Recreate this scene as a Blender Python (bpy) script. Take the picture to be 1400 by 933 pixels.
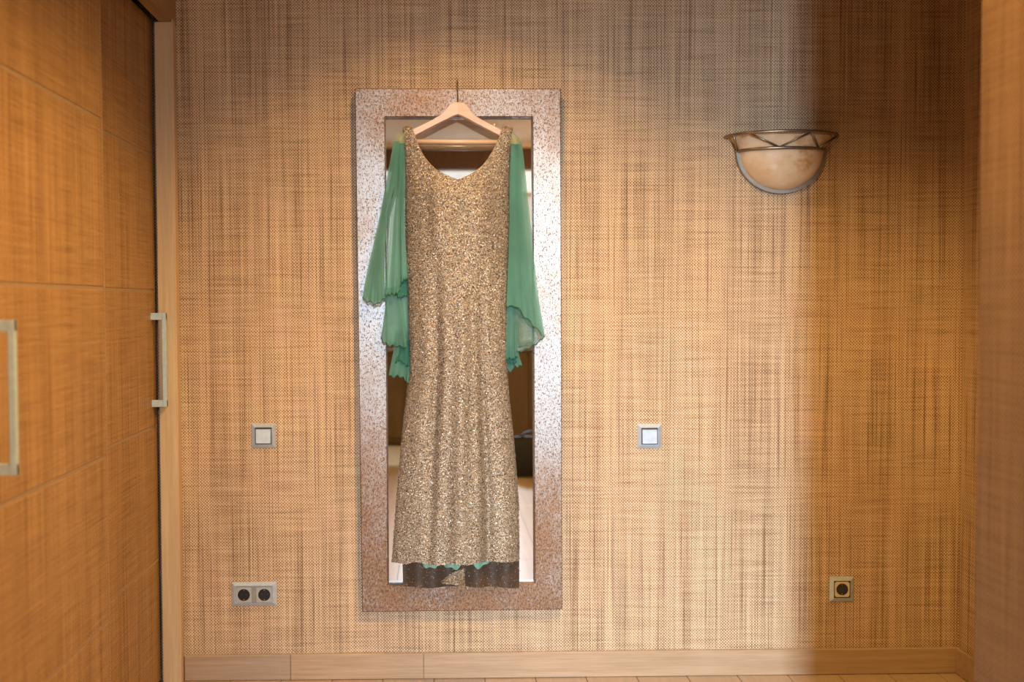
import bpy, math, random
from mathutils import Vector, Matrix, Euler
import numpy as np

for o in list(bpy.data.objects): bpy.data.objects.remove(o)
S = bpy.context.scene
COL = S.collection

# ------------------------------------------------------------------ camera
F, CX, CY = 1361.0, 617.0, 455.0           # focal length and principal point, in pixels of the 1400x933 photograph
CAM = Vector((0.0, -3.4, 1.296))
R = (Matrix.Rotation(-math.atan(20/F), 3, 'Z') @ Matrix.Rotation(math.pi/2 - math.atan(42/F), 3, 'X')
     @ Matrix.Rotation(-0.0048, 3, 'Z'))
cd = bpy.data.cameras.new('camera'); cam = bpy.data.objects.new('camera', cd); COL.objects.link(cam)
cam.matrix_world = Matrix.Translation(CAM) @ R.to_4x4()
cd.sensor_width = 36; cd.lens = F*36/1400
cd.shift_x = (700-CX)/1400; cd.shift_y = -(466.5-CY)/1400
cd.clip_start = 0.05
cd.dof.use_dof = True; cd.dof.focus_distance = 3.3; cd.dof.aperture_fstop = 1.8
S.camera = cam

# ------------------------------------------------------------------ world, exposure
W = bpy.data.worlds.new('world'); S.world = W; W.use_nodes = True
W.node_tree.nodes['Background'].inputs[0].default_value = (.55, .65, .8, 1)
W.node_tree.nodes['Background'].inputs[1].default_value = 0.6
S.view_settings.view_transform = 'Standard'; S.view_settings.look = 'None'
S.view_settings.exposure = -0.10; S.view_settings.gamma = 1; S.view_settings.use_curve_mapping = False

# the light of the lamps and windows (used by their builders below)
HALL_W, DOWN_COL = 82, (1, .59, .20)       # recessed downlight close in front of the mirror
DOWN_W = 350                               # second downlight, farther back
ROOM_W, ROOM_COL = 45, (1, .58, .25)       # unseen lamp added to brighten the ceiling behind the camera
DAY_W, DAY_COL = 1250, (.66, .82, 1.0)      # daylight through the balcony door behind the camera
PANE_COL, PANE_S = (.80, .90, .95), 1.0    # the white blind in the wide window

# ------------------------------------------------------------------ helpers
def PY(px, py, Y):                          # point of the plane y=Y seen at a pixel
    d = R @ Vector(((px-CX)/F, -(py-CY)/F, -1)); return CAM + d*((Y-CAM.y)/d.y)
def PX(px, py, X):
    d = R @ Vector(((px-CX)/F, -(py-CY)/F, -1)); return CAM + d*((X-CAM.x)/d.x)

def tag(o, label=None, cat=None, group=None, kind=None):
    for k, v in (('label', label), ('category', cat), ('group', group), ('kind', kind)):
        if v: o[k] = v
    return o
def thing(name, loc, label, cat, group=None):
    o = bpy.data.objects.new(name, None); COL.objects.link(o); o.location = loc
    o.empty_display_size = .05
    return tag(o, label, cat, group)
def origin(o):
    v = Vector((0, 0, 0))
    while o is not None: v += o.location; o = o.parent
    return v
class MB:
    def __init__(s): s.v = []; s.f = []
    def add(s, vs, fs):
        n = len(s.v); s.v += [tuple(v) for v in vs]; s.f += [tuple(i+n for i in f) for f in fs]; return s
    def box(s, a, b, M=None, bev=0):
        x0, y0, z0 = [min(p, q) for p, q in zip(a, b)]; x1, y1, z1 = [max(p, q) for p, q in zip(a, b)]
        if not bev:
            vs = [(x, y, z) for x in (x0, x1) for y in (y0, y1) for z in (z0, z1)]
            fs = [(0,1,3,2), (4,6,7,5), (0,4,5,1), (2,3,7,6), (0,2,6,4), (1,5,7,3)]
        else:
            vs = []; idx = {}
            for i, x in enumerate((x0, x1)):
                for j, y in enumerate((y0, y1)):
                    for k, z in enumerate((z0, z1)):
                        sx, sy, sz = (1-2*i)*bev, (1-2*j)*bev, (1-2*k)*bev
                        for ax, p in enumerate(((x, y+sy, z+sz), (x+sx, y, z+sz), (x+sx, y+sy, z))):
                            idx[(i,j,k,ax)] = len(vs); vs.append(p)
            g = lambda i,j,k,ax: idx[(i,j,k,ax)]
            fs = []
            for i in (0,1):
                q = [g(i,0,0,0), g(i,0,1,0), g(i,1,1,0), g(i,1,0,0)]; fs.append(q if i == 0 else q[::-1])
                q = [g(0,i,0,1), g(1,i,0,1), g(1,i,1,1), g(0,i,1,1)]; fs.append(q if i == 0 else q[::-1])
                q = [g(0,0,i,2), g(0,1,i,2), g(1,1,i,2), g(1,0,i,2)]; fs.append(q if i == 0 else q[::-1])
            for a in (0,1):
                for b in (0,1):
                    q = [g(0,a,b,1), g(1,a,b,1), g(1,a,b,2), g(0,a,b,2)]; fs.append(q if a != b else q[::-1])
                    q = [g(a,0,b,0), g(a,1,b,0), g(a,1,b,2), g(a,0,b,2)]; fs.append(q if a == b else q[::-1])
                    q = [g(a,b,0,0), g(a,b,1,0), g(a,b,1,1), g(a,b,0,1)]; fs.append(q if a != b else q[::-1])
                    for c in (0,1):
                        t = [g(a,b,c,0), g(a,b,c,1), g(a,b,c,2)]; fs.append(t if (a+b+c) % 2 == 0 else t[::-1])
        if M is not None: vs = [M @ Vector(v) for v in vs]
        return s.add(vs, fs)
    def prism(s, poly, axis, a, b):         # polygon extruded along an axis ('y': poly is x,z; 'z': poly is x,y)
        n = len(poly)
        mk = (lambda p, t: (p[0], t, p[1])) if axis == 'y' else (lambda p, t: (p[0], p[1], t)) if axis == 'z' else (lambda p, t: (t, p[0], p[1]))
        vs = [mk(p, a) for p in poly] + [mk(p, b) for p in poly]
        fs = [tuple(range(n)), tuple(range(2*n-1, n-1, -1))] + [(i, i+n, (i+1) % n + n, (i+1) % n) for i in range(n)]
        return s.add(vs, fs)
    def tube(s, pts, r, n=8, cap=True, flat=1.0):
        pts = [Vector(p) for p in pts]; m = len(pts); rs = r if isinstance(r, (list, tuple)) else [r]*m
        up = None; vs = []
        for i, p in enumerate(pts):
            t = (pts[min(i+1, m-1)] - pts[max(i-1, 0)]).normalized()
            if up is None:
                up = t.orthogonal().normalized()
            up = (up - t*up.dot(t)); up = up.normalized() if up.length > 1e-6 else t.orthogonal().normalized()
            w = t.cross(up)
            for k in range(n):
                a = 2*math.pi*k/n; vs.append(p + up*(rs[i]*math.cos(a)) + w*(rs[i]*flat*math.sin(a)))
        fs = [(i*n+k, i*n+(k+1) % n, (i+1)*n+(k+1) % n, (i+1)*n+k) for i in range(m-1) for k in range(n)]
        if cap: fs += [tuple(range(n-1, -1, -1)), tuple((m-1)*n+k for k in range(n))]
        return s.add(vs, fs)
    def grid(s, rows, close=False):         # rows of equally many points
        m, n = len(rows), len(rows[0]); vs = [p for r in rows for p in r]
        fs = [(i*n+j, i*n+(j+1) % n, (i+1)*n+(j+1) % n, (i+1)*n+j) for i in range(m-1) for j in range(n if close else n-1)]
        return s.add(vs, fs)
    def build(s, name, mat, parent=None, smooth=False, merge=0, **kw):
        o0 = origin(parent) if parent else Vector((0, 0, 0))
        me = bpy.data.meshes.new(name)
        me.from_pydata([Vector(v)-o0 for v in s.v], [], s.f)
        if merge:
            import bmesh
            bm = bmesh.new(); bm.from_mesh(me); bmesh.ops.remove_doubles(bm, verts=bm.verts, dist=merge); bm.to_mesh(me); bm.free()
        if smooth: me.polygons.foreach_set('use_smooth', [True]*len(me.polygons))
        me.materials.append(mat); me.update()
        o = bpy.data.objects.new(name, me); COL.objects.link(o)
        if parent: o.parent = parent
        return tag(o, **kw)
def copy_tree(o, parent=None):
    c = o.copy(); COL.objects.link(c)
    if parent is not None: c.parent = parent
    for ch in list(o.children): copy_tree(ch, c)
    return c
def lerp_tab(tab, y):
    if y <= tab[0][0]: return tab[0][1]
    for (a, p), (b, q) in zip(tab, tab[1:]):
        if y <= b: return p + (q-p)*(y-a)/(b-a)
    return tab[-1][1]
def smooth_tab(tab, y):                     # Catmull-Rom through the table
    k = 0
    while k < len(tab)-2 and y > tab[k+1][0]: k += 1
    (a, p1), (b, p2) = tab[k], tab[k+1]; p0 = tab[max(k-1, 0)]; p3 = tab[min(k+2, len(tab)-1)]
    t = min(max((y-a)/(b-a), 0), 1)
    m1 = (p2-p0[1])/(b-p0[0])*(b-a); m2 = (p3[1]-p1)/(p3[0]-a)*(b-a)
    return (2*t**3-3*t**2+1)*p1 + (t**3-2*t**2+t)*m1 + (-2*t**3+3*t**2)*p2 + (t**3-t**2)*m2

def polyat(P, t):
    n = len(P)-1; L_ = [math.dist(P[i], P[i+1]) for i in range(n)]; s_ = t*sum(L_)
    for i in range(n):
        if s_ <= L_[i] or i == n-1:
            q = min(1, s_/L_[i]) if L_[i] else 0
            p0, p1, p2, p3 = P[max(i-1, 0)], P[i], P[i+1], P[min(i+2, n)]
            return (p1[0]+(p2[0]-p1[0])*q, p1[1]+(p2[1]-p1[1])*q)
        s_ -= L_[i]

# ------------------------------------------------------------------ materials
class NT:
    def __init__(s, name):
        s.m = bpy.data.materials.new(name); s.m.use_nodes = True; s.t = s.m.node_tree
        s.b = s.t.nodes['Principled BSDF']; s.out = s.t.nodes['Material Output']
    def n(s, typ, **kw):
        nd = s.t.nodes.new(typ)
        for k, v in kw.items(): setattr(nd, k, v)
        return nd
    def put(s, sock, v):
        if isinstance(v, bpy.types.NodeSocket): s.t.links.new(v, sock)
        elif v is not None: sock.default_value = (*v, 1) if isinstance(v, tuple) and len(v) == 3 and sock.type == 'RGBA' else v
    def math(s, op, a, b=None, c=None, clamp=False):
        nd = s.n('ShaderNodeMath', operation=op, use_clamp=clamp)
        for i, v in enumerate((a, b, c)): s.put(nd.inputs[i], v)
        return nd.outputs[0]
    def mix(s, f, a, b, mode='MIX'):
        nd = s.n('ShaderNodeMix', data_type='RGBA', blend_type=mode)
        s.put(nd.inputs[0], f); s.put(nd.inputs[6], a); s.put(nd.inputs[7], b); return nd.outputs[2]
    def ramp(s, f, lo, hi, a=0.0, b=1.0):
        nd = s.n('ShaderNodeMapRange', interpolation_type='SMOOTHSTEP'); 
        for i, v in enumerate((f, lo, hi, a, b)): s.put(nd.inputs[i], v)
        return nd.outputs[0]
    def coord(s): return s.n('ShaderNodeTexCoord').outputs['Object']
    def geo(s): return s.n('ShaderNodeNewGeometry').outputs['Position']
    def scale(s, v, sc):
        nd = s.n('ShaderNodeMapping'); s.put(nd.inputs['Vector'], v); nd.inputs['Scale'].default_value = sc; return nd.outputs[0]
    def xyz(s, v):
        nd = s.n('ShaderNodeSeparateXYZ'); s.put(nd.inputs[0], v); return nd.outputs
    def comb(s, x, y, z):
        nd = s.n('ShaderNodeCombineXYZ'); 
        for i, v in enumerate((x, y, z)): s.put(nd.inputs[i], v)
        return nd.outputs[0]
    def noise(s, v, sc=1, detail=2, rough=.5):
        nd = s.n('ShaderNodeTexNoise'); s.put(nd.inputs['Vector'], v)
        nd.inputs['Scale'].default_value = sc; nd.inputs['Detail'].default_value = detail; nd.inputs['Roughness'].default_value = rough
        return nd.outputs['Fac']
    def bump(s, h, strength, dist):
        nd = s.n('ShaderNodeBump'); s.put(nd.inputs['Height'], h); nd.inputs['Strength'].default_value = strength; nd.inputs['Distance'].default_value = dist
        s.t.links.new(nd.outputs[0], s.b.inputs['Normal'])
    def set(s, **kw):
        for k, v in kw.items(): s.put(s.b.inputs[k.replace('_', ' ')], v)
        return s

def plain(name, col, rough=.5, metal=0, **kw):
    m = NT(name); nz = m.noise(m.coord(), 60, 3)
    m.set(Base_Color=m.mix(m.ramp(nz, .3, .7), tuple(c*.93 for c in col), tuple(min(1, c*1.05) for c in col)), Roughness=rough, Metallic=metal, **kw)
    return m.m
def woven(name, light, dark, period=.0102, contrast=1.0, rough=.75):
    m = NT(name); x, y, z = m.xyz(m.geo())
    u = m.math('ADD', x, y)
    wob = m.noise(m.comb(m.math('MULTIPLY', u, 40), 0, m.math('MULTIPLY', z, 40)), 1, 1)
    k = 2*math.pi/period
    su = m.math('SINE', m.math('ADD', m.math('MULTIPLY', u, k), m.math('MULTIPLY', wob, 2.0)))
    sz = m.math('SINE', m.math('ADD', m.math('MULTIPLY', z, k), m.math('MULTIPLY', wob, 2.0)))
    weave = m.math('MULTIPLY', su, sz)
    v1 = m.noise(m.comb(m.math('MULTIPLY', u, 190), 0, m.math('MULTIPLY', z, 1.6)), 1, 2, .6)     # fine upright threads
    v2 = m.noise(m.comb(m.math('MULTIPLY', u, 16), 5, m.math('MULTIPLY', z, .55)), 1, 2, .6)      # broad upright bands
    h1 = m.noise(m.comb(m.math('MULTIPLY', u, 5), 9, m.math('MULTIPLY', z, 150)), 1, 2, .6)     # level threads
    h2 = m.noise(m.comb(m.math('MULTIPLY', u, 1.2), 3, m.math('MULTIPLY', z, 30)), 1, 2, .6)
    wn = m.noise(m.comb(m.math('MULTIPLY', u, 210), 7, m.math('MULTIPLY', z, 210)), 1, 2, .6)
    thread = m.ramp(v1, .30, .43)                       # 0 on a dark thread
    thread_h = m.ramp(h1, .25, .42)
    f = m.math('MULTIPLY_ADD', m.math('MULTIPLY', weave, m.ramp(v2, .3, .65, .75, 1.1)), .52*contrast, .55)
    f = m.math('ADD', f, m.math('MULTIPLY_ADD', wn, .5*contrast, -.25*contrast))
    f = m.math('ADD', f, m.math('MULTIPLY_ADD', v1, 1.0*contrast, -.5*contrast))
    f = m.math('ADD', f, m.math('MULTIPLY_ADD', v2, .55*contrast, -.275*contrast))
    f = m.math('ADD', f, m.math('MULTIPLY_ADD', h1, .65*contrast, -.325*contrast))
    f = m.math('ADD', f, m.math('MULTIPLY_ADD', h2, .16*contrast, -.08*contrast))
    f = m.math('MULTIPLY', f, m.math('MULTIPLY_ADD', thread, .46, .54))
    f = m.math('MULTIPLY', f, m.math('MULTIPLY_ADD', thread_h, .15, .85), clamp=True)
    m.set(Base_Color=m.mix(f, dark, light), Roughness=rough)
    m.b.inputs['Specular IOR Level'].default_value = .35
    m.bump(m.math('ADD', weave, m.math('MULTIPLY', v1, 1.5)), .35, .0012)
    return m.m
def wood(name, a, b, along='x', rough=.42, sc=1.0):
    m = NT(name); s = {'x': (2, 60, 60), 'y': (60, 2, 60), 'z': (60, 60, 2)}[along]
    v = m.scale(m.geo(), tuple(q*sc for q in s)); n1 = m.noise(v, 1, 4, .6); n2 = m.noise(v, 4, 3, .6)
    f = m.ramp(m.math('ADD', m.math('MULTIPLY', n1, .65), m.math('MULTIPLY', n2, .35)), .32, .68)
    m.set(Base_Color=m.mix(f, b, a), Roughness=rough); m.bump(n2, .15, .0006)
    return m.m

WALL = woven('woven_wallpaper', (.78, .595, .385), (.115, .050, .016))
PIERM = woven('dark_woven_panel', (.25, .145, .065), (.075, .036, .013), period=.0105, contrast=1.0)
PANEL = woven('woven_door_panel', (.57, .36, .165), (.16, .07, .022), period=.0105, contrast=1.5, rough=.5)
JAMBW = wood('oak_upright', (.63, .51, .33), (.53, .41, .25), 'z')
BANDW = wood('pale_edge_band', (.66, .48, .32), (.56, .39, .24), 'z')
BASEW = wood('oak_skirting', (.47, .335, .215), (.37, .25, .145), 'x')
BASEW2 = wood('grey_oak_skirting', (.42, .32, .225), (.33, .24, .16), 'x')
STRIP = plain('bronze_strip', (.36, .25, .15), .45)
FLOORM = wood('pale_plank_floor', (.45, .335, .225), (.39, .29, .19), 'y', .22, .6)
JOINT = plain('floor_joint', (.22, .15, .09), .8)
ALU = plain('satin_aluminium', (.54, .64, .73), .34, .4)
ALU_L = plain('painted_aluminium', (.48, .64, .74), .4, .1)
STEEL = plain('bright_steel', (.70, .71, .72), .25, 1)
ROCK = plain('pearl_grey_plastic', (.58, .72, .84), .25, .2)
DARKGAP = plain('dark_gap', (.04, .035, .03), .5)
BLACK = plain('black_plastic', (.012, .012, .012), .35)
IVORY = plain('ivory_plastic', (.62, .55, .43), .4)
GREY = plain('grey_plastic', (.26, .26, .24), .45)
INSERT = plain('champagne_plastic', (.42, .44, .42), .35, .2)
PEWTER = plain('pewter_metal', (.30, .245, .18), .34, .9)
PEWTERL = plain('light_pewter', (.36, .33, .28), .4, .8)
BEECH = wood('pale_beech', (.72, .50, .34), (.62, .41, .26), 'x', .38)
BEECH2 = wood('pinkish_beech', (.76, .56, .44), (.68, .48, .36), 'x', .38)
WIRE = plain('bronze_wire', (.16, .09, .045), .4, .6)
WHITEP = plain('white_paint', (.75, .75, .73), .4)
CEIL = plain('cream_ceiling', (.78, .71, .58), .8)
BROWNW = wood('dark_walnut', (.16, .085, .04), (.10, .05, .022), 'z', .5)
OLIVE = wood('brown_veneer', (.17, .115, .06), (.12, .08, .04), 'z', .5)
BAGM = plain('black_leather', (.008, .008, .009), .75)
CLOTH = plain('white_cloth', (.75, .76, .78), .8)
RUGM = plain('pale_blue_rug', (.62, .70, .78), .9)

def m_frame():
    m = NT('distressed_silver_leaf'); p = m.geo()
    big = m.noise(m.scale(p, (3, 3, 2.0)), 1, 4, .6)
    fine = m.noise(p, 300, 3, .7); mid = m.noise(m.scale(p, (90, 90, 45)), 1, 4, .75); fl = m.noise(m.scale(p, (200, 200, 110)), 1, 2, .6)
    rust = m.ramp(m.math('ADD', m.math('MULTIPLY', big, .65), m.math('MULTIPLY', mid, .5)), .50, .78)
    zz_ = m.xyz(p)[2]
    ends = m.math('ADD', m.ramp(zz_, .35, 1.1, 1, 0), m.math('MULTIPLY', m.ramp(zz_, 1.65, 2.0), .55))      # worn leaf plus painted-in reflections towards the bottom and the top
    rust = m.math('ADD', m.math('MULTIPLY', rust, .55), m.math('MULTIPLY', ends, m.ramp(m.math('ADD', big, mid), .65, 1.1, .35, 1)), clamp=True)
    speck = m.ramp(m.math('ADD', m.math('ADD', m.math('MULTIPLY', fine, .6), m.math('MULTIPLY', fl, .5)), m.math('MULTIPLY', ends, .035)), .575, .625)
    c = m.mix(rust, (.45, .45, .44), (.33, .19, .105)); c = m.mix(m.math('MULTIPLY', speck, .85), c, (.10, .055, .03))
    m.set(Base_Color=c, Metallic=m.math('MULTIPLY_ADD', speck, -.5, .75), Roughness=m.math('MULTIPLY_ADD', rust, .12, .42))
    m.bump(m.math('ADD', fine, mid), .25, .0012); return m.m
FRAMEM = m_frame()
def m_mirror():
    m = NT('mirror_silvering'); nz = m.noise(m.coord(), 3, 2)
    m.set(Base_Color=m.mix(nz, (.80, .82, .82), (.82, .84, .84)), Metallic=1.0, Roughness=.012); return m.m
MIRRORM = m_mirror()
def m_alab():
    m = NT('alabaster'); p = m.geo()
    n1 = m.noise(p, 11, 5, .6); n2 = m.noise(m.scale(p, (11, 11, 16)), 1, 5, .65)
    c = m.mix(m.ramp(n1, .35, .7), (.62, .45, .27), (.72, .58, .41)); c = m.mix(m.ramp(n2, .50, .74), c, (.46, .23, .07))
    m.set(Base_Color=c, Roughness=.22); m.b.inputs['Subsurface Weight'].default_value = 0; return m.m
ALAB = m_alab()
def m_sequin():
    m = NT('gold_sequins'); a = m.n('ShaderNodeVertexColor', layer_name='tint').outputs['Color']
    m.set(Base_Color=a, Metallic=.4, Roughness=.46); return m.m
SEQ = m_sequin()
def m_gown():
    m = NT('beige_tulle'); n = m.noise(m.geo(), 420, 2); n2 = m.noise(m.geo(), 12, 3)
    c = m.mix(m.ramp(n, .4, .6), (.20, .14, .08), (.46, .37, .25)); c = m.mix(m.math('MULTIPLY', n2, .25), c, (.3, .2, .12))
    m.set(Base_Color=c, Roughness=.7); return m.m
GOWN = m_gown()
REVERSE = plain('shaded_brown_reverse', (.065, .038, .02), .6)  # reverse of the cloth, with the shade inside the hem painted in
def chiffon(name, col, alpha, weave=True):
    m = NT(name); n = m.noise(m.coord(), 700, 1); n2 = m.noise(m.scale(m.coord(), (9, 9, 4)), 1, 2)
    c = m.mix(m.ramp(n2, .35, .65), tuple(q*.85 for q in col), tuple(min(1, q*1.1) for q in col))
    d = m.n('ShaderNodeBsdfDiffuse'); t = m.n('ShaderNodeBsdfTranslucent'); tr = m.n('ShaderNodeBsdfTransparent')
    m.put(d.inputs[0], c); m.put(t.inputs[0], c); tr.inputs[0].default_value = (.92, 1, .96, 1)
    a = m.n('ShaderNodeMixShader'); a.inputs[0].default_value = .35
    m.t.links.new(d.outputs[0], a.inputs[1]); m.t.links.new(t.outputs[0], a.inputs[2])
    b = m.n('ShaderNodeMixShader'); m.put(b.inputs[0], m.math('MULTIPLY_ADD', n, .3, alpha-.15, clamp=True))
    m.t.links.new(tr.outputs[0], b.inputs[1]); m.t.links.new(a.outputs[0], b.inputs[2])
    m.t.links.new(b.outputs[0], m.out.inputs[0]); return m.m
CHIF = chiffon('green_chiffon', (.15, .38, .315), .74)
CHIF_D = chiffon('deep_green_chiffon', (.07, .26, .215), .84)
CHIF_S = chiffon('sheer_green_chiffon', (.23, .42, .36), .5)
CHIF_H = chiffon('green_hem', (.07, .21, .15), .92)
CAPM = chiffon('sheer_shoulder_net', (.50, .55, .34), .66)
LINING = plain('green_lining', (.22, .46, .34), .7)
def glassm():
    m = NT('clear_glass'); g = m.n('ShaderNodeBsdfGlossy'); t = m.n('ShaderNodeBsdfTransparent'); g.inputs['Roughness'].default_value = .02
    fr = m.n('ShaderNodeFresnel'); fr.inputs[0].default_value = 1.45
    x = m.n('ShaderNodeMixShader'); m.t.links.new(fr.outputs[0], x.inputs[0]); m.t.links.new(t.outputs[0], x.inputs[1]); m.t.links.new(g.outputs[0], x.inputs[2])
    m.t.links.new(x.outputs[0], m.out.inputs[0]); return m.m
GLASS = glassm()
def emis(name, col, s):
    m = NT(name); n = m.noise(m.scale(m.geo(), (14, 14, .3)), 1, 2)
    m.set(Base_Color=(.7, .7, .7), Emission_Color=m.mix(m.ramp(n, .3, .7), tuple(c*.85 for c in col), col), Emission_Strength=s); return m.m
PANE = emis('daylit_blind', PANE_COL, PANE_S)
PANE_D = emis('closed_daylit_blind', PANE_COL, PANE_S*.5)

# ------------------------------------------------------------------ the setting
XL, XR, XM, YF = -.872, 1.808, 2.5, -6.0       # wardrobe front, hall right wall, room right wall, front wall
HZ, RZ = 2.73, 2.76                  # added dark hall panel, room ceiling, where the hall opens into the room
def struct(name, mb, mat, parent=None, **kw): return mb.build(name, mat, parent, kind=None if parent else 'structure', **kw)

struct('wall_back', MB().box((-1.6, 0, 0), (XR+.12, .12, RZ)), WALL)
struct('wall_right', MB().box((XR, -1.5, 0), (XR+.12, 0, RZ)), WALL)
E0 = PY(1337, 500, -1.5); ex, ey = E0.x, -1.5
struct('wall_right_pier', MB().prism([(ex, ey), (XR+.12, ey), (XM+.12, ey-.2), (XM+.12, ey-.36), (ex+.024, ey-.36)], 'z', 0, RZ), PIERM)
struct('wall_right_room', MB().box((XM, YF, 0), (XM+.12, ey-.36, RZ)), WALL)
struct('wall_left', MB().box((XL-.02, YF, 0), (XL-.14, -1.50, RZ)), WALL)
struct('wall_left_closet', MB().box((-1.72, -1.50, 0), (-1.6, 0, RZ)), WALL)
struct('wall_left_return', MB().box((-1.72, -1.62, 0), (XL-.14, -1.50, RZ)), WALL)
struct('ceiling', MB().box((-1.72, YF, RZ), (XM+.12, .12, RZ+.1)), CEIL)

struct('ceiling_hall_added', MB().box((-.93, -1.5, RZ-.03), (XR, 0, RZ)), BROWNW)  # unseen dark panel, added to cut bounce onto the upper wall
fl = struct('floor', MB().box((-1.72, YF-.1, -.06), (XM+.12, .12, -.004)), JOINT)
rnd = random.Random(4); pw = .1745; x = -.87 + (-.0)  # planks run away from the mirror
j0 = PY(1146, 921, -.02).x                       # one joint, seen at the foot of the wall
k0 = math.floor((-.95-j0)/pw)
for i in range(k0, k0+21):
    a = j0 + i*pw; y = -.0 - rnd.random()*1.1
    cuts = [0.0]
    while y > YF: cuts.append(y); y -= 1.15
    cuts.append(YF)
    for c, d in zip(cuts, cuts[1:]):
        if c-d < .03: continue
        h = rnd.uniform(-.0004, .0004)
        MB().box((a+.0012, d+.0012, -.004), (min(a+pw-.0012, XM), c-.0012, h), bev=.0006).build('floor_plank', FLOORM, fl)

# skirting boards, in lengths
def zskirt(px, py): return PY(px, py, -.016).z
sk = struct('baseboard_back', MB().box((XL, -.004, 0), (XR, 0, .08)), BASEW)
bx = [XL+.002, PY(397, 910, -.016).x, PY(579, 905, -.016).x, XR-.001]
for k, (a, b) in enumerate(zip(bx, bx[1:])):
    MB().box((a+.0005, -.016, .001), (b-.0005, -.004, .0895), bev=.002).build('skirting_board', BASEW2 if k == 0 else BASEW, sk)
sr = struct('baseboard_right', MB().box((XR-.004, -1.49, 0), (XR, -.016, .08)), BASEW)
MB().box((XR-.017, -1.49, .001), (XR-.004, -.0165, .0895), bev=.002).build('skirting_board', BASEW, sr)

# the room behind the camera, seen in the mirror and lighting the hall
W1 = (-.95, -.06, .90, 2.55); W2 = (0, .72, .06, 2.55); W3 = (.78, 1.42, .90, 2.55)
wf = MB()
for a, b, c, d in ((-1.72, W1[0], 0, RZ), (W1[0], W1[1], 0, W1[2]), (W1[1], W2[0], 0, RZ), (W2[0], W2[1], 0, W2[2]), (W2[1], W3[0], 0, RZ), (W3[0], W3[1], 0, W3[2]), (W3[1], XM+.12, 0, RZ), (W1[0], W1[1], W1[3], RZ), (W2[0], W2[1], W2[3], RZ), (W3[0], W3[1], W3[3], RZ)):
    wf.box((a, YF-.12, c), (b, YF, d))
struct('wall_front', wf, WALL)
struct('trim_1', MB().box((-.86, YF, 2.525), (2.4, YF+.10, RZ-.04)), BROWNW)                      # dark pelmet above the window
struct('trim_2', MB().box((-.86, YF, RZ-.04), (2.4, YF+.16, RZ)), CEIL)                          # cornice
def window(name, r, bars, pane):
    x0, x1, z0, z1 = r; t = .03
    w = struct(name, MB().box((x0, YF-.07, z0), (x0+t, YF+.02, z1)).box((x1-t, YF-.07, z0), (x1, YF+.02, z1))
               .box((x0+t, YF-.07, z0), (x1-t, YF+.02, z0+t)).box((x0+t, YF-.07, z1-t), (x1-t, YF+.02, z1)), WHITEP)
    zs = [z0+t] + list(bars) + [z1-t]
    for z in bars: MB().box((x0+t, YF-.06, z-.02), (x1-t, YF+.01, z+.02)).build('transom', WHITEP, w)
    for k, (a, b) in enumerate(zip(zs, zs[1:])):
        MB().box((x0+t, YF-.034, a+(.02 if k else 0)), (x1-t, YF-.03, b-(.02 if k < len(bars) else 0))).build('pane', pane if k == 0 else PANE, w)
window('window_1', W1, (2.30,), PANE); window('window_2', W2, (2.30,), GLASS); window('window_3', W3, (2.30,), PANE_D)
L = bpy.data.lights.new('daylight', 'AREA'); L.shape = 'RECTANGLE'; L.size = .56; L.size_y = 1.0
L.energy = DAY_W; L.color = DAY_COL
lo = bpy.data.objects.new('daylight', L); COL.objects.link(lo); lo.location = (.17, YF-2.0, 2.60); lo.rotation_euler = (math.pi/2, 0, 0)
lo.rotation_euler = Euler((math.radians(90), 0, 0)); 

# ------------------------------------------------------------------ wardrobe with two sliding doors
wd = thing('sliding_wardrobe', (-1.2, -.75, 0), 'built-in wardrobe with woven orange-brown sliding doors along the left wall', 'wardrobe')
MB().box((-.930, -.063, 0), (XL, -.002, 2.228), bev=.002).build('upright', JAMBW, wd)
MB().box((XL-.001, -.063, .002), (XL+.004, -.033, 2.236), bev=.0015).build('edge_band', BANDW, wd)
MB().box((-.915, -1.49, 2.228), (XL, -.002, HZ-.002), bev=.002).build('header', wood('oak_header', (.42, .25, .11), (.33, .19, .08), 'y'), wd)
MB().box((-1.58, -.05, .0), (-1.0, -.02, 2.40)).box((-1.58, -1.49, .0), (-1.0, -1.46, 2.40)).box((-1.59, -1.49, .0), (-1.56, -.02, 2.40)).box((-1.58, -1.49, 2.36), (-.93, -.02, 2.42)).build('carcass', BROWNW, wd)
def door(xf, y0, y1, ztop, hy, hz0, hz1, lab):
    d = MB().box((xf-.026, y0, .012), (xf-.004, y1, ztop)).build('sliding_door', STRIP, wd, label=lab)
    zs = [.012, .435, .883, 1.337, 1.787, ztop]
    for a, b in zip(zs, zs[1:]):
        MB().box((xf-.0045, y0+.006, a+.005), (xf, y1-.006, b-.005), bev=.0012).build('door_panel', PANEL, d)
    for zz in zs[1:-1]:
        MB().box((xf-.0045, y0+.006, zz-.005), (xf-.002, y1-.006, zz+.005)).build('divider_strip', STRIP, d)
    MB().box((xf-.026, y1-.004, .012), (xf+.0005, y1, ztop), bev=.001).build('edge_strip', STRIP, d)
    g = .0055
    h = MB()
    h.box((xf-.002, hy-g, hz0), (xf+.050, hy+g, hz0+.023), bev=.001).box((xf-.002, hy-g, hz1-.023), (xf+.050, hy+g, hz1), bev=.001)
    h.box((xf+.037, hy-.0075, hz0), (xf+.050, hy+.0075, hz1), bev=.001)
    h.build('handle', ALU_L, d, label='satin grey metal bow handle')
door(-.945, -.80, -.036, 2.245, -.090, .952, 1.264, 'rear sliding door next to the oak upright')
door(-.893, -1.455, -.703, 2.215, -1.396, .952, 1.264, 'front sliding door nearest the camera')

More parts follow.
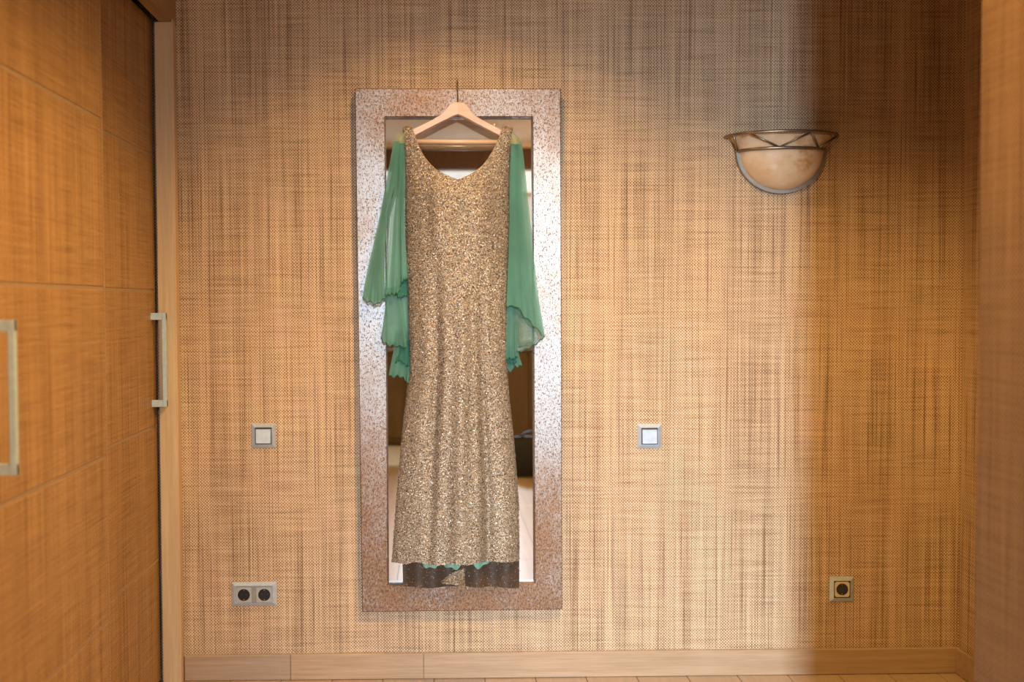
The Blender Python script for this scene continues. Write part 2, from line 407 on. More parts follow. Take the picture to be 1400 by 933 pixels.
# ------------------------------------------------------------------ mirror
YG, YFR = -.018, -.045
mi = thing('wall_mirror', (PY(630, 480, 0).x, -.0, PY(630, 836, 0).z), 'tall mirror in a wide distressed silver frame hanging behind the gown', 'mirror')
OC = [PY(*p, YFR) for p in ((485, 120.5), (767, 121), (769, 834), (495, 837.5))]
IC = [PY(*p, YFR) for p in ((526.5, 160), (728, 160), (731, 798.5), (531, 800))]
for k in range(4):
    a, b, c, d = OC[k], OC[(k+1) % 4], IC[(k+1) % 4], IC[k]
    bk = lambda p, y: Vector((p.x, y, p.z))
    v = [a, b, c, d]; ctr = sum((Vector(p) for p in v), Vector())/4
    def ins(p, q=.0016): return p + (ctr-p).normalized()*q*0 
    bev = []
    mids = [(a, b), (b, c), (c, d), (d, a)]
    out = Vector((0, .003, 0))
    # front face a little inside the outer and inner edges, with eased edges, mitred at the corners
    cen = Vector(((OC[0].x+OC[1].x)/2, YFR, (OC[0].z+OC[2].z)/2))
    def ease(p, s): return Vector((p.x+(cen.x-p.x)/abs(cen.x-p.x)*s, p.y, p.z+(cen.z-p.z)/abs(cen.z-p.z)*s))
    m = MB()
    ring = [bk(a, -.012), bk(a, YFR+.003), ease(a, .003), ease(d, -.003), bk(d, YFR+.003), bk(d, -.012)]
    ring2 = [bk(b, -.012), bk(b, YFR+.003), ease(b, .003), ease(c, -.003), bk(c, YFR+.003), bk(c, -.012)]
    m.add(ring+ring2, [(i, (i+1) % 6, (i+1) % 6+6, i+6) for i in range(6)] + [tuple(range(5, -1, -1)), tuple(range(6, 12))])
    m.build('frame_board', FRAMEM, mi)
g0, g2 = IC[0], IC[2]
MB().add([(IC[k].x+(-.012 if k in (0, 3) else .012), YG, IC[k].z+(.012 if k < 2 else -.012)) for k in range(4)] + [(IC[k].x+(-.012 if k in (0, 3) else .012), YG+.005, IC[k].z+(.012 if k < 2 else -.012)) for k in range(4)],
         [(0, 1, 2, 3), (7, 6, 5, 4), (0, 4, 5, 1), (1, 5, 6, 2), (2, 6, 7, 3), (3, 7, 4, 0)]).build('mirror_glass', MIRRORM, mi)
MB().box((OC[0].x+.03, -.012, OC[2].z+.03), (OC[1].x-.03, -.002, OC[0].z-.03)).build('backing_board', BROWNW, mi)

# ------------------------------------------------------------------ switches and sockets
def plate(mb, w, h, b, dep, iw, ih, cz=0):
    def rect(w, h, y): return [(-w/2, y, -h/2), (w/2, y, -h/2), (w/2, y, h/2), (-w/2, y, h/2)]
    rs = [rect(w, h, 0), rect(w, h, -dep*.35), rect(w-2*b, h-2*b, -dep), rect(iw, ih, -dep), rect(iw, ih, -dep*.3)]
    n = len(mb.v); mb.v += [tuple(p) for r in rs for p in r]
    for i in range(len(rs)-1):
        for k in range(4): mb.f.append((n+i*4+k, n+i*4+(k+1) % 4, n+(i+1)*4+(k+1) % 4, n+(i+1)*4+k))
    mb.f.append((n+16, n+17, n+18, n+19)); mb.f.append((n+3, n+2, n+1, n))
    return mb
def shift(mb, loc): mb.v = [tuple(Vector(v)+Vector(loc)) for v in mb.v]; return mb
pos = PY(360.5, 596, 0)
sw = thing('light_switch', (pos.x, 0, pos.z), 'square silver light switch on the wall left of the mirror', 'switch', 'silver light switches')
shift(plate(MB(), .083, .083, .011, .011, .0595, .0595), pos).build('frame', ALU, sw)
shift(MB().box((-.0285, -.006, -.0285), (.0285, -.003, .0285)), pos).build('gap_plate', DARKGAP, sw)
shift(MB().add([(-.026, -.006, -.026), (.026, -.006, -.026), (.026, -.006, .0235), (-.026, -.006, .0235), (-.0245, -.0135, -.0245), (.0245, -.0135, -.0245), (.0245, -.0115, .022), (-.0245, -.0115, .022)],
               [(4, 5, 6, 7), (0, 1, 5, 4), (1, 2, 6, 5), (2, 3, 7, 6), (3, 0, 4, 7), (3, 2, 1, 0)]), pos).build('rocker', ROCK, sw)
s2 = copy_tree(sw); p2 = PY(887.5, 596.5, 0); s2.location = (p2.x, 0, p2.z)
s2['label'] = 'square silver light switch on the pale wall right of the mirror'
def disc(r, n=28): return [(r*math.cos(2*math.pi*k/n), r*math.sin(2*math.pi*k/n)) for k in range(n)]
def socket_insert(par, c, w, h, mat, r):
    m = MB(); n = 28
    # square plate with a round hole, then a recessed cup
    sq = []
    for k in range(n):
        a = 2*math.pi*k/n; q = max(abs(math.cos(a))/(w/2), abs(math.sin(a))/(h/2)); sq.append((math.cos(a)/q, math.sin(a)/q))
    for s_ in (-1, 1):
        for t_ in (-1, 1): pass
    d = disc(r)
    m.grid([[(p[0], -.004, p[1]) for p in sq], [(p[0], -.0095, p[1]) for p in sq], [(p[0]*1.0, -.0095, p[1]*1.0) for p in d]], close=True)
    ins = shift(m, c).build('socket_insert', mat, par)
    m = MB(); m.grid([[(p[0], -.0093, p[1]) for p in d], [(p[0]*.94, -.0045, p[1]*.94) for p in d]], close=True); m.add([(p[0]*.94, -.0045, p[1]*.94) for p in d], [tuple(range(n))])
    shift(m, c).build('socket_well', BLACK, ins)
    m = MB()
    for s_ in (1, -1): shift(MB().box((-.002, -.009, s_*r*.80-.0022), (.002, -.0045, s_*r*.80+.0022), bev=.0005), c).build('earth_clip', STEEL, ins)
    for s_ in (1, -1): shift(MB().prism([(s_*.0095+p[0], p[1]) for p in disc(.0026, 10)], 'y', -.0048, -.0044), c).build('contact_hole', DARKGAP, ins)
pd = PY(348, 812, 0)
ds = thing('double_socket', (pd.x, 0, pd.z), 'silver double power socket low on the wall left of the mirror', 'socket')
shift(plate(MB(), .153, .081, .011, .011, .127, .061), pd).build('frame', ALU, ds)
shift(MB().box((-.0615, -.0043, -.0288), (.0615, -.003, .0288)), pd).build('base_plate', INSERT, ds)
for s_ in (-1, 1): socket_insert(ds, pd+Vector((s_*.0350, 0, -.002)), .053, .054, INSERT, .0208)
shift(MB().box((-.0085, -.0100, -.0285), (.0085, -.009, .0225)), pd).build('centre_strip', GREY, ds)
pq = PY(1150, 805.5, 0)
ss = thing('single_socket', (pq.x, 0, pq.z), 'single power socket with ivory face low on the wall at right', 'socket')
shift(plate(MB(), .083, .086, .0115, .011, .0585, .0605), pq).build('frame', ALU, ss)
shift(MB().box((-.0285, -.0062, -.0295), (.0285, -.003, .0295)), pq).build('gap_plate', DARKGAP, ss)
socket_insert(ss, pq+Vector((0, 0, .0005)), .051, .053, IVORY, .0205)

# ------------------------------------------------------------------ wall sconce
cs = PY(1066, 209, 0); scx = cs.x
z_top = PY(1066, 188, 0).z; z_low = cs.z; z_bot = PY(1066, 266, 0).z
sc = thing('wall_sconce', (scx, 0, z_bot), 'half-bowl alabaster wall light in a pewter frame, high on the wall at right', 'lamp')
RT, DT, RL, DL = .189, .125, .152, .098
def half(rx, dy, z, n=33, a0=0, a1=math.pi): return [Vector((scx+rx*math.cos(a0+(a1-a0)*k/(n-1)), -.006-dy*math.sin(a0+(a1-a0)*k/(n-1)), z)) for k in range(n)]
def band(rx, dy, z, h, th):
    m = MB(); A = half(rx, dy, z); B = half(rx-th, dy-th, z); dz = Vector((0, 0, h/2))
    m.grid([[p-dz for p in A], [p+dz for p in A], [p+dz for p in B], [p-dz for p in B], [p-dz for p in A]])
    m.add([A[0]-dz, A[0]+dz, B[0]+dz, B[0]-dz, A[-1]-dz, A[-1]+dz, B[-1]+dz, B[-1]-dz], [(0, 1, 2, 3), (7, 6, 5, 4)]); return m
rim = MB().tube(half(RT, DT, z_top, 41), .0054, 10).build('rim', PEWTER, sc, smooth=True)
MB().tube(half(RL, DL, z_low+.002, 41), .0052, 10).build('lower_ring', PEWTER, sc, smooth=True)
# zigzag rods between the two rings
def ringpt(rx, dy, z, off): a = math.acos(max(-1, min(1, off/rx))); return Vector((scx+rx*math.cos(a), -.006-dy*math.sin(a), z))
zz = [(-.132, 1), (-.036, 0), (.062, 1), (.105, 0), (.180, 1)]
pts = [ringpt(RT, DT, z_top-.002, o) if up else ringpt(RL, DL, z_low+.004, o) for o, up in zz]
for a, b in zip(pts, pts[1:]): MB().tube([a, b], .0032, 8).build('zigzag_rod', PEWTER, sc, smooth=True)
MB().tube([ringpt(RT, DT, z_top, -.175), ringpt(RL, DL, z_low, -.150)], .004, 8).build('zigzag_rod', PEWTER, sc, smooth=True)
# alabaster bowl: half an ellipsoid below the ring, a flaring collar above it
rows = [[p for p in half(RT-.018, DT-.018, z_top-.004, 41)], [p for p in half(RL-.006, DL-.006, z_low+.004, 41)]]
for k in range(1, 15):
    t = k/14*math.pi/2; q = max(math.cos(t), .015)
    rows.append(half((RL-.008)*q, (DL-.008)*q, z_low-(z_low-z_bot-.010)*math.sin(t), 41))
MB().grid(rows).build('alabaster_bowl', ALAB, sc, smooth=True)
# flat metal arc against the wall, following the bowl
m = MB(); n = 41
def arc(rx, rz, y): return [Vector((scx+rx*math.cos(math.pi+math.pi*k/(n-1)), y, z_low+.004+rz*math.sin(math.pi+math.pi*k/(n-1)))) for k in range(n)]
rzo = z_low-z_bot
A, B = arc(RL+.003, rzo+.003, -.001), arc(RL+.003, rzo+.003, -.022); C_, D_ = arc(RL-.010, rzo-.011, -.022), arc(RL-.010, rzo-.011, -.001)
m.grid([A, B, C_, D_, A]); m.build('wall_arc', PEWTERL, sc)
MB().box((scx-.10, -.012, z_low-.02), (scx+.10, -.001, z_top-.01), bev=.002).build('back_plate', PEWTER, sc)

# ------------------------------------------------------------------ clothes hanger
YH = -.085
ap = PY(626, 150, YH)
hg = thing('clothes_hanger', (ap.x, YH, PY(626, 195, YH).z), 'pale wooden clothes hanger hooked over the top of the mirror frame', 'hanger')
def arm(pts_top, pts_bot, mat, name):
    m = MB(); th = .011
    f = [PY(x, y, YH-th) for x, y in pts_top] ; g_ = [PY(x, y, YH-th) for x, y in pts_bot]
    rows = []
    for p, q in zip(f, g_):
        e = (p-q).normalized()*.002
        rows.append([Vector((p.x, YH+th, p.z))-e*0, p+Vector((0, .003, 0)), p-e, q+e, q+Vector((0, .003, 0)), Vector((q.x, YH+th, q.z))])
    m.grid(rows, close=True); k = len(rows)
    m.f += [tuple(range(5, -1, -1)), tuple((k-1)*6+i for i in range(6))]
    return m.build(name, mat, hg)
LT = [(626, 139.5), (620, 140), (615, 143), (609, 150), (602, 157), (592, 163), (578, 170), (564, 177), (552, 182)]
LB = [(626, 156.5), (621.5, 158), (617, 160), (610, 163.5), (602, 167.5), (592, 172.5), (578, 180), (564, 187), (553, 192)]
RT_ = [(626, 139.5), (633, 140), (638, 143.5), (643, 150), (648, 157), (658, 163), (671, 170), (685, 177), (699, 183)]
RB_ = [(626, 156.5), (631, 158.5), (636, 161), (642, 164), (649, 168), (658, 172.5), (672, 180), (686, 187), (698, 193)]
arm(LT, LB, BEECH2, 'arm'); arm(RT_, RB_, BEECH, 'arm')
MB().tube([PY(555, 194, YH), PY(697, 195, YH)], .0085, 12).build('trouser_bar', BEECH, hg, smooth=True)
h0 = PY(626, 141, YH); zt = OC[0].z
hook = [h0-Vector((0, 0, .01)), h0+Vector((0, 0, .012)), Vector((h0.x, -.060, zt-.02)), Vector((h0.x, -.056, zt+.006)), Vector((h0.x, -.050, zt+.020)), Vector((h0.x, -.036, zt+.027)), Vector((h0.x, -.020, zt+.022)), Vector((h0.x, -.0115, zt+.008)), Vector((h0.x, -.0075, zt-.012))]
MB().tube(hook, .0021, 8).build('hook', WIRE, hg, smooth=True)
kp = PY(676, 171.5, YH); MB().tube([kp-Vector((0, 0, .006)), kp+Vector((0, 0, .003)), kp+Vector((0, 0, .006))], [.003, .005, .002], 8).build('notch_peg', BEECH2, hg, smooth=True)

# ------------------------------------------------------------------ evening gown
gw = thing('evening_gown', (PY(626, 480, -.12).x, -.12, PY(626, 800, -.12).z), 'long beige-gold sequinned gown with green chiffon sleeves hanging on the wooden hanger', 'gown')
LEFT = [(176, 552), (185, 551.5), (195, 553), (220, 555), (250, 555.5), (300, 555.5), (350, 556.5), (400, 558.5), (450, 560), (500, 561.5), (520, 560), (550, 556), (600, 550), (650, 545), (700, 541), (740, 538), (769, 536)]
RIGHT = [(176, 699), (185, 699), (195, 698), (220, 696), (250, 695), (300, 695), (350, 694), (400, 693), (450, 692), (500, 692), (520, 693), (550, 695.5), (600, 701), (650, 705), (700, 708.5), (740, 709.5), (769, 709.5)]
NECKL = [(176, 563.5), (185, 566.5), (200, 572), (215, 580), (225, 588), (233, 597), (239, 608), (243, 617), (246.5, 625.5)]
NECKR = [(176, 686), (185, 684), (200, 677.5), (215, 669), (225, 661.5), (233, 652.5), (239, 643), (243, 634), (246.5, 625.5)]
def hem_front(x): return 768 + 5*math.exp(-((x-612)/45)**2) + 2.5*math.exp(-((x-556)/8)**2) + 1.2*math.sin(x*.13)
NF = 44
def front_y(t, y, x):                        # t 0..1 across the gown
    body = .018 + .050*min(1, (y-176)/90) if y < 266 else .068
    s = math.sin(math.pi*min(max(t, 0), 1))
    d = body*s**.55
    g = min(max((y-330)/260, 0), 1)
    d += g*(.012*math.exp(-((t-.50)/.14)**2) - .024*math.exp(-((t-.29)/.05)**2) - .026*math.exp(-((t-.745)/.045)**2) + .006*math.cos(t*31+y*.004)*s)
    g2 = min(max((y-560)/200, 0), 1); d += g2*(.010*math.cos(t*19+1)+.012)*s**.5
    g3 = max(0, 1-abs(y-300)/90); d += .012*g3*(math.exp(-((t-.28)/.13)**2)+math.exp(-((t-.72)/.13)**2))
    d -= .006*math.exp(-((y-305)/40)**2)*math.exp(-((t-.22)/.05)**2)
    return -.099 - d
def gown_sheet(back=False):
    m = MB()
    ys = [176+ (246.5-176)*k/24 for k in range(25)] + [246.5+(768-246.5)*k/90 for k in range(1, 91)]
    for side in (0, 1):
        rows = []
        for i, y in enumerate(ys):
            xl, xr = smooth_tab(LEFT, y), smooth_tab(RIGHT, y)
            if back and y > 560: q = (y-560)/208; xl += 15*q**1.5; xr += .5*q
            nx = (625.5 if y >= 246.5 else smooth_tab(NECKR if side else NECKL, y - (3 if back else 0)))
            row = []
            for k in range(NF+1):
                u = k/NF; x = xl+(nx-xl)*u if side == 0 else nx+(xr-nx)*u
                t = (x-xl)/(xr-xl); yy = y
                if y > 700:
                    end = (hem_front(x) if not back else 803.5+1.2*math.sin(x*.11)-2.5*math.exp(-((x-636)/12)**2))
                    yy = 700 + (y-700)*(end-700)/68
                if back:
                    Y = -.070 + .008*math.sin(t*25+y*.01)*min(1, max(0, (y-500)/250)) - .006*math.sin(math.pi*t)
                    if y > 640: Y += -.012*(y-640)/128
                else: Y = front_y(t, y, x)
                p = PY(x, yy, Y)
                row.append(p)
            rows.append(row)
        m.grid(rows)
    return m
fm = gown_sheet(False); bm_ = gown_sheet(True)
fo = fm.build('front_panel', GOWN, gw, smooth=True, merge=.0004)
bo = bm_.build('back_panel', REVERSE, gw, smooth=True, merge=.0004)
# side seams close the front onto the back
sm = MB()
n1 = NF+1; nrow = 25+90
for side, col in ((0, 0), (1, NF)):
    off = 0 if side == 0 else nrow*n1
    A = [fm.v[off+i*n1+col] for i in range(nrow-12)]; B = [bm_.v[off+i*n1+col] for i in range(nrow-12)]
    sm.grid([A, [(Vector(a)+Vector(b))/2 + Vector((-.002 if side == 0 else .002, 0, 0)) for a, b in zip(A, B)], B])
so = sm.build('side_seam', GOWN, gw, smooth=True)
shs = [MB(), MB()]
for sh, o_ in zip(shs, (0, nrow*n1)): sh.grid([[Vector(v) for v in fm.v[o_:o_+n1]], [(Vector(a)+Vector(b))/2+Vector((0, 0, .007)) for a, b in zip(fm.v[o_:o_+n1], bm_.v[o_:o_+n1])], [Vector(v) for v in bm_.v[o_:o_+n1]]])
for sh in shs: sh.build('shoulder_strap', GOWN, gw, smooth=True)
# sequins: loose overlapping discs, joined
def sequins(mb_list, n, seed, name, tintfn):
    rg = np.random.default_rng(seed)
    tri = []
    for mb in mb_list:
        V = np.array([tuple(v) for v in mb.v])
        q = np.array([f for f in mb.f if len(f) == 4])
        tri.append(V[q[:, [0, 1, 2]]]); tri.append(V[q[:, [0, 2, 3]]])
    T = np.concatenate(tri); cr = np.cross(T[:, 1]-T[:, 0], T[:, 2]-T[:, 0]); A = np.linalg.norm(cr, axis=1)
    idx = rg.choice(len(T), n, p=A/A.sum()); a, b = rg.random((2, n)); sw_ = a+b > 1; a[sw_] = 1-a[sw_]; b[sw_] = 1-b[sw_]
    t = T[idx]; P = t[:, 0]+(t[:, 1]-t[:, 0])*a[:, None]+(t[:, 2]-t[:, 0])*b[:, None]
    N = cr[idx]/np.maximum(A[idx], 1e-12)[:, None]; N[N[:, 1] > 0] *= -1
    N = N + rg.normal(0, .30, (n, 3)); N /= np.linalg.norm(N, axis=1)[:, None]
    U = np.cross(N, rg.normal(0, 1, (n, 3))); U /= np.linalg.norm(U, axis=1)[:, None]; Wv = np.cross(N, U)
    r = rg.uniform(.0011, .0020, n)[:, None]; K = 6
    C0 = P + N*rg.uniform(.0008, .0035, n)[:, None]
    vs = np.empty((n, K, 3))
    for k in range(K): vs[:, k] = C0 + U*r*math.cos(2*math.pi*k/K) + Wv*r*math.sin(2*math.pi*k/K)
    o0 = np.array(origin(gw)); vs = vs.reshape(-1, 3)-o0
    me = bpy.data.meshes.new(name)
    me.vertices.add(n*K); me.loops.add(n*K); me.polygons.add(n)
    me.vertices.foreach_set('co', vs.ravel()); me.loops.foreach_set('vertex_index', np.arange(n*K, dtype=np.int32))
    me.polygons.foreach_set('loop_start', np.arange(0, n*K, K, dtype=np.int32)); me.update(calc_edges=True)
    col = tintfn(rg, n, P); ca = me.color_attributes.new('tint', 'FLOAT_COLOR', 'POINT')
    ca.data.foreach_set('color', np.repeat(np.c_[col, np.ones(n)], K, axis=0).ravel())
    me.materials.append(SEQ); o = bpy.data.objects.new(name, me); COL.objects.link(o); o.parent = gw
    return tag(o, kind='stuff')
PAL = np.array([(.54, .455, .33), (.61, .54, .42), (.41, .315, .20), (.24, .145, .08), (.08, .048, .028), (.70, .65, .54), (.25, .24, .18)])
def tint(rg, n, P): return PAL[rg.choice(7, n, p=[.24, .20, .16, .12, .14, .07, .07])]*rg.uniform(.85, 1.1, (n, 1))
sequins([fm, sm]+shs, 122000, 3, 'sequins', tint)
sequins([bm_], 6000, 5, 'back_sequins', lambda rg, n, P: tint(rg, n, P)*(.45, .36, .30))  # shade inside the skirt is put into this darker tint
# a fold of the back hem turned to the front
tf = MB(); rows = []
for i in range(9):
    v = i/8; a = polyat([(634.5, 777), (618, 784), (603, 795)], v); c = polyat([(635.5, 803), (622, 800), (604, 798)], v)
    rows.append([PY(a[0]*(1-u)+c[0]*u, a[1]*(1-u)+c[1]*u, -.094-.012*math.sin(v*3)-.008*u) for u in [k/8 for k in range(9)]])
tf.grid(rows).build('hem_fold', GOWN, gw, smooth=True); sequins([tf], 420, 8, 'fold_sequins', lambda rg, n, P: tint(rg, n, P)*(.85, .60, .40))  # warm light on the fold is tinted into its sequins
# neckline binding
nk = MB()
for tab, s_ in ((NECKL, 0), (NECKR, 1)):
    pp = []
    for k in range(22):
        y = 178+(246.5-178)*k/21; x = smooth_tab(tab, y); xl, xr = smooth_tab(LEFT, y), smooth_tab(RIGHT, y)
        pp.append(PY(x, y, front_y((x-xl)/(xr-xl), y, x)))
    nk.tube(pp, .0022, 6)
nk.build('neck_binding', GOWN, gw, smooth=True)
# green lining showing under the front hem
rows = []
for k in range(50):
    u = k/49; x = 577+(672-577)*u
    yb = 777+3.2*math.sin(u*17)+2*math.sin(u*41)-6*abs(2*u-1)**5-3*u
    Y = -.112-.010*math.sin(u*15)-.006*math.sin(u*37)
    rows.append([PY(x, 740, -.112), PY(x, 764, Y), PY(x, yb-1, Y-.004), PY(x, yb, Y-.001)])
MB().grid(rows).build('lining', LINING, gw, smooth=True)

# sleeves: several loose chiffon falls each, with a rolled hem along every lower edge
def fall(parent, name, Lp, Rp, Hp, Y0, Y1, folds, amp, mat, ruff=.004, seed=0, ncol=36, nrow=34, hemmat=None):
    rg = random.Random(seed); ph = rg.random()*6; m = MB(); rows = []
    for i in range(nrow+1):
        v = i/nrow; l, r = polyat(Lp, v), polyat(Rp, v); row = []
        for k in range(ncol+1):
            u = k/ncol; h = polyat(Hp, u)
            bx_, by_ = Lp[-1][0]*(1-u)+Rp[-1][0]*u, Lp[-1][1]*(1-u)+Rp[-1][1]*u
            w = v**2
            px_ = l[0]*(1-u)+r[0]*u + w*(h[0]-bx_); py_ = l[1]*(1-u)+r[1]*u + w*(h[1]-by_)
            Y = Y0+(Y1-Y0)*v + amp*(.25+.75*v)*math.sin(folds*2*math.pi*u+ph) + ruff*v**14*(.6*math.sin(u*23+ph*2)+.5*math.sin(u*41+ph))
            py_ += v**8*1.3*math.sin(u*26+ph)
            row.append(PY(px_, py_, Y))
        rows.append(row)
    m.grid(rows); o = m.build(name, mat, parent, smooth=True)
    MB().tube(rows[-1], .0014, 6).build('rolled_hem', hemmat or CHIF_H, o if parent == gw else parent, smooth=True)
    return o
sl = fall(gw, 'sleeve', [(538.5, 193), (531, 232), (525, 265), (517, 305), (508, 345), (500, 380), (495.5, 405)], [(547, 193), (541, 250), (530, 288), (526.5, 340), (526, 380), (527, 407)],
          [(495.5, 405), (499, 411), (506, 413), (515, 416.5), (522, 411), (527, 407)], -.112, -.125, .8, .006, CHIF, seed=1)
fall(sl, 'sleeve_fall', [(540, 193), (540, 250), (534.5, 290), (532, 330), (528.5, 370), (526, 403)], [(551, 193), (549, 250), (547, 300), (546, 350), (546.5, 404)],
     [(526, 403), (532, 402.5), (539, 402), (543, 401), (546.5, 397)], -.108, -.135, 1.2, .006, CHIF, seed=2)
fall(sl, 'sleeve_fall', [(545, 193), (545, 250), (544, 300), (544, 350), (543, 388)], [(555, 193), (554.5, 250), (552.5, 280), (553, 320), (559, 384)],
     [(543, 391), (548, 389), (552, 383), (556, 381), (559, 384)], -.098, -.112, 1.0, .006, CHIF, seed=3)
fall(sl, 'sleeve_fall', [(538.5, 193), (532, 232), (526.5, 265), (519, 305), (511, 345), (502, 385), (499, 404)], [(549, 193), (543, 250), (530, 288), (526, 340), (525, 370), (524, 404)],
     [(499, 404), (508, 409), (518, 408), (524, 404)], -.088, -.095, 1.6, .005, CHIF_S, seed=4)
fall(sl, 'sleeve_fall', [(527, 395), (526.5, 420), (523.5, 445), (521, 462)], [(545, 390), (549, 420), (553, 450), (556, 476)],
     [(521, 462), (524, 468), (533, 473), (541, 473), (549, 474), (556, 476)], -.084, -.098, 1.2, .006, CHIF, seed=5)
fall(sl, 'sleeve_fall', [(541, 380), (543, 410), (546, 450), (550, 475)], [(560, 380), (561, 410), (562, 450), (563, 475)],
     [(550, 475), (556, 472), (563, 475)], -.080, -.088, .8, .006, CHIF, seed=6)
fall(sl, 'sleeve_fall', [(540, 455), (538, 480), (534, 500), (531, 513)], [(562, 455), (562, 475), (562, 495), (562, 516)],
     [(531, 513), (537, 516), (544, 514), (552, 517), (557, 524), (562, 525)], -.080, -.092, 1.5, .006, CHIF, seed=7)
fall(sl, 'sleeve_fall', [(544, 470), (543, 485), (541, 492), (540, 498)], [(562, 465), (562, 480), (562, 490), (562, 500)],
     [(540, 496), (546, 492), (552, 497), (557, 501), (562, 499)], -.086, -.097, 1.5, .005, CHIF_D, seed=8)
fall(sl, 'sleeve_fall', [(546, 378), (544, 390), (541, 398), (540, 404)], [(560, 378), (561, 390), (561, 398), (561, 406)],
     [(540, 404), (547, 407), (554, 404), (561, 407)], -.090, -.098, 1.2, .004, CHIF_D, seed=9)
sr_ = fall(gw, 'sleeve', [(699, 194), (697.5, 260), (696, 330), (694, 380), (692.5, 420)], [(713.5, 194), (718, 232), (722, 275), (727, 320), (731, 362), (736, 405), (745, 461)],
           [(692.5, 420), (700, 419), (708, 419), (715, 431), (724, 439), (733, 449), (745, 461)], -.100, -.130, 1.3, .007, CHIF, seed=11)
fall(sr_, 'sleeve_fall', [(699, 194), (697, 260), (696, 330), (694, 400), (703, 483)], [(712, 194), (717, 240), (721, 290), (727, 350), (733, 405), (744.5, 460)],
     [(705, 483), (713, 480), (721, 477), (728, 473), (736, 468), (744.5, 460)], -.084, -.104, 1.2, .006, CHIF_S, seed=12)
fall(sr_, 'sleeve_fall', [(697, 200), (696, 300), (693, 400), (691.5, 440), (690.5, 492)], [(709, 200), (709, 260), (707, 320), (706, 400), (707.5, 440), (708, 488)],
     [(690.5, 493), (696, 490), (702, 491), (708, 487)], -.090, -.108, 1.0, .005, CHIF, seed=13)
fall(sr_, 'sleeve_fall', [(692, 478), (692, 488), (691.5, 497), (692, 503)], [(707, 474), (709, 482), (711, 490), (714, 497)],
     [(692, 502), (695, 507), (700, 508), (703, 501), (708, 502), (714, 499)], -.084, -.092, 1.6, .005, CHIF, seed=14)
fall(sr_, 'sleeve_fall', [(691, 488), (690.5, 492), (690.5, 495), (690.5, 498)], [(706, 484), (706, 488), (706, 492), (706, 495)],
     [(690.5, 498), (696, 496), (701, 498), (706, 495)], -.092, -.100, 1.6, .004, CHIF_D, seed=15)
# sheer net over the hanger ends
def cap(pl):
    m = MB(); rows = []
    for i in range(9):
        v = i/8; row = []
        for k in range(13):
            u = k/12; a, b = polyat(pl[0], u), polyat(pl[1], u)
            row.append(PY(a[0]*(1-v)+b[0]*v, a[1]*(1-v)+b[1]*v, -.092-.022*math.sin(math.pi*v*.9)))
        rows.append(row)
    m.grid(rows).build('shoulder_net', CAPM, gw, smooth=True)
cap(([(552, 180), (545, 184), (540.5, 189), (538, 196)], [(555, 186), (554.5, 190), (554.5, 193), (554.5, 196)]))
cap(([(700, 181), (706, 185), (711, 190), (714.5, 197)], [(698, 186), (697, 190), (697, 193), (697, 197)]))

# ------------------------------------------------------------------ things of the room behind, seen in the mirror
sb = thing('low_sideboard', (.3, YF+.26, 0), 'long brown veneer sideboard below the window, reflected in the mirror', 'sideboard')
MB().box((-.86, YF+.03, .02), (2.40*.58, YF+.40, .84)).build('body', OLIVE, sb)
MB().box((-.87, YF+.02, .84), (1.40, YF+.42, .865), bev=.003).build('top', OLIVE, sb)
for k in range(4):
    a = -.85+k*.56; MB().box((a+.004, YF+.40, .07), (a+.552, YF+.418, .83), bev=.002).build('cabinet_door', OLIVE, sb)
br = PY(717, 650, 0); dirv = br-CAM; tt = CAM.z/(CAM.z-br.z) if br.z < CAM.z else 1
hit = CAM + dirv*((CAM.z)/-dirv.z); bagp = Vector((hit.x, -hit.y, 0))
bg = thing('handbag', (bagp.x+.05, bagp.y, 0), 'black bag standing on the plank floor, reflected in the mirror', 'bag')
b = Vector((bagp.x+.05, bagp.y, 0)); rows = []
for k, (z, w, d) in enumerate(((.002, .16, .075), (.02, .175, .085), (.11, .18, .085), (.20, .17, .065), (.275, .15, .035), (.295, .14, .014))):
    rows.append([b+Vector((w*math.copysign(abs(math.cos(a))**.5, math.cos(a)), d*math.copysign(abs(math.sin(a))**.5, math.sin(a)), z)) for a in [2*math.pi*j/28 for j in range(28)]])
m = MB().grid(rows, close=True); m.f += [tuple(range(28)), tuple(range(6*28-1, 5*28-1, -1))]; m.build('bag_body', BAGM, bg, smooth=True)
for s_ in (-1, 1): MB().tube([b+Vector((.08*math.cos(a), s_*.014, 0.285+.045*math.sin(a))) for a in [math.pi*j/14 for j in range(15)]], .007, 8).build('handle', BAGM, bg, smooth=True)
pc = b+Vector((-.235, -.02, 0)); rows = []
for k, (z, w) in enumerate(((.002, .035), (.03, .048), (.09, .05), (.15, .038), (.18, .018), (.20, .026))):
    rows.append([pc+Vector((w*(1+.12*math.sin(a*5))*math.cos(a), w*.8*math.sin(a), z)) for a in [2*math.pi*j/24 for j in range(24)]])
m = MB().grid(rows, close=True); m.f += [tuple(range(24)), tuple(range(6*24-1, 5*24-1, -1))]
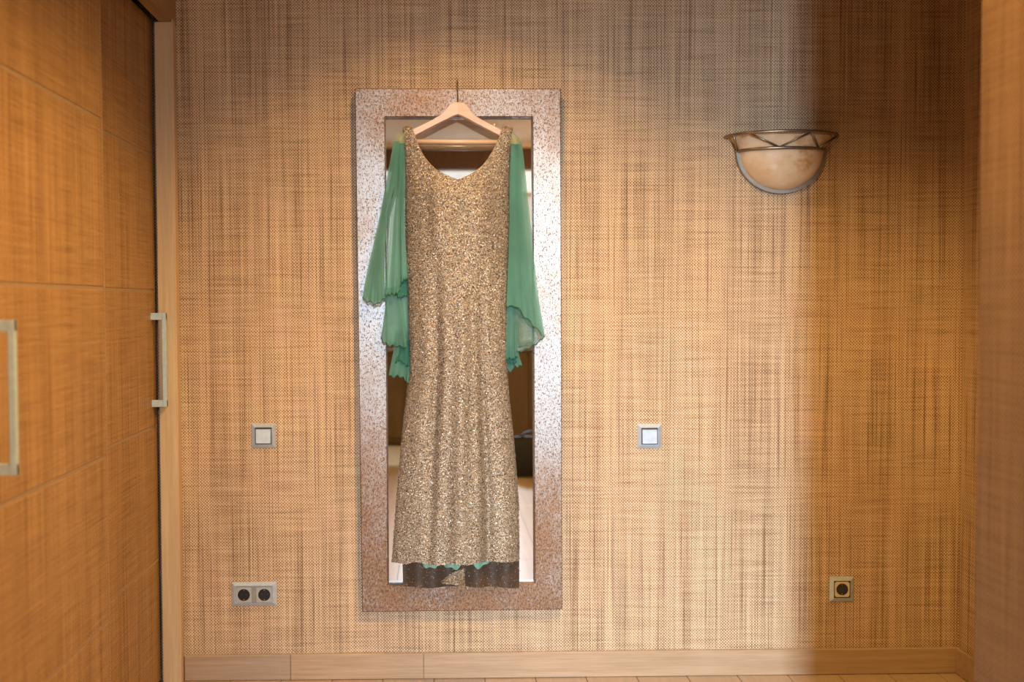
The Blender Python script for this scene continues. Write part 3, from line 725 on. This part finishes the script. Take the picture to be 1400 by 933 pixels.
tag(m.build('cloth_pouch', CLOTH, None, smooth=True), 'small white cloth pouch beside the black bag, reflected in the mirror', 'pouch')
tag(MB().box((-.80, -5.50, .0006), (-.27, -4.45, .012), bev=.004).build('floor_rug', RUGM), 'pale blue-white rug on the planks, reflected at the mirror\'s left edge', 'rug')

# ------------------------------------------------------------------ lamps out of frame
def downlight(loc, watt, col, size, blend, label):
    t = thing('ceiling_downlight', loc, label, 'lamp')
    x0, y0, z0 = loc; n = 28
    ringp = lambda r, z: [(x0+r*math.cos(2*math.pi*k/n), y0+r*math.sin(2*math.pi*k/n), z) for k in range(n)]
    MB().grid([ringp(.055, z0), ringp(.055, z0-.006), ringp(.042, z0-.008), ringp(.040, z0)], close=True).build('bezel', STEEL, t)
    l = bpy.data.lights.new('spot', 'SPOT'); l.energy = watt; l.color = col; l.spot_size = math.radians(size); l.spot_blend = blend; l.shadow_soft_size = .045
    lo = bpy.data.objects.new('spot', l); COL.objects.link(lo); lo.location = (0, 0, -.012); lo.parent = t
    return lo
downlight((.10, -.80, RZ-.03), HALL_W, DOWN_COL, 120, .5, 'round steel downlight in the ceiling nearest the mirror')
downlight((.66, -2.2, RZ), DOWN_W, DOWN_COL, 142, .4, 'round steel downlight in the ceiling farther from the mirror')
pt = thing('added_ceiling_lamp', (2.0, -5.0, RZ), 'unseen pendant added to brighten the ceiling of the room behind', 'lamp')  # added out of view to light the ceiling seen in the mirror
ring = lambda r, z: [(2.0+r*math.cos(2*math.pi*k/28), -5.0+r*math.sin(2*math.pi*k/28), z) for k in range(28)]
MB().tube([(2.0, -5.0, RZ-.001), (2.0, -5.0, RZ-.50)], .006, 8).build('rod', STEEL, pt)
MB().grid([ring(.03, RZ-.50), ring(.05, RZ-.54), ring(.10, RZ-.60), ring(.16, RZ-.62)], close=True).build('shade', WHITEP, pt, smooth=True)
l = bpy.data.lights.new('ceiling_fill', 'POINT'); l.energy = ROOM_W; l.color = ROOM_COL; l.shadow_soft_size = .04
lo = bpy.data.objects.new('ceiling_fill', l); COL.objects.link(lo); lo.location = (-.09, 0, -.46); lo.parent = pt
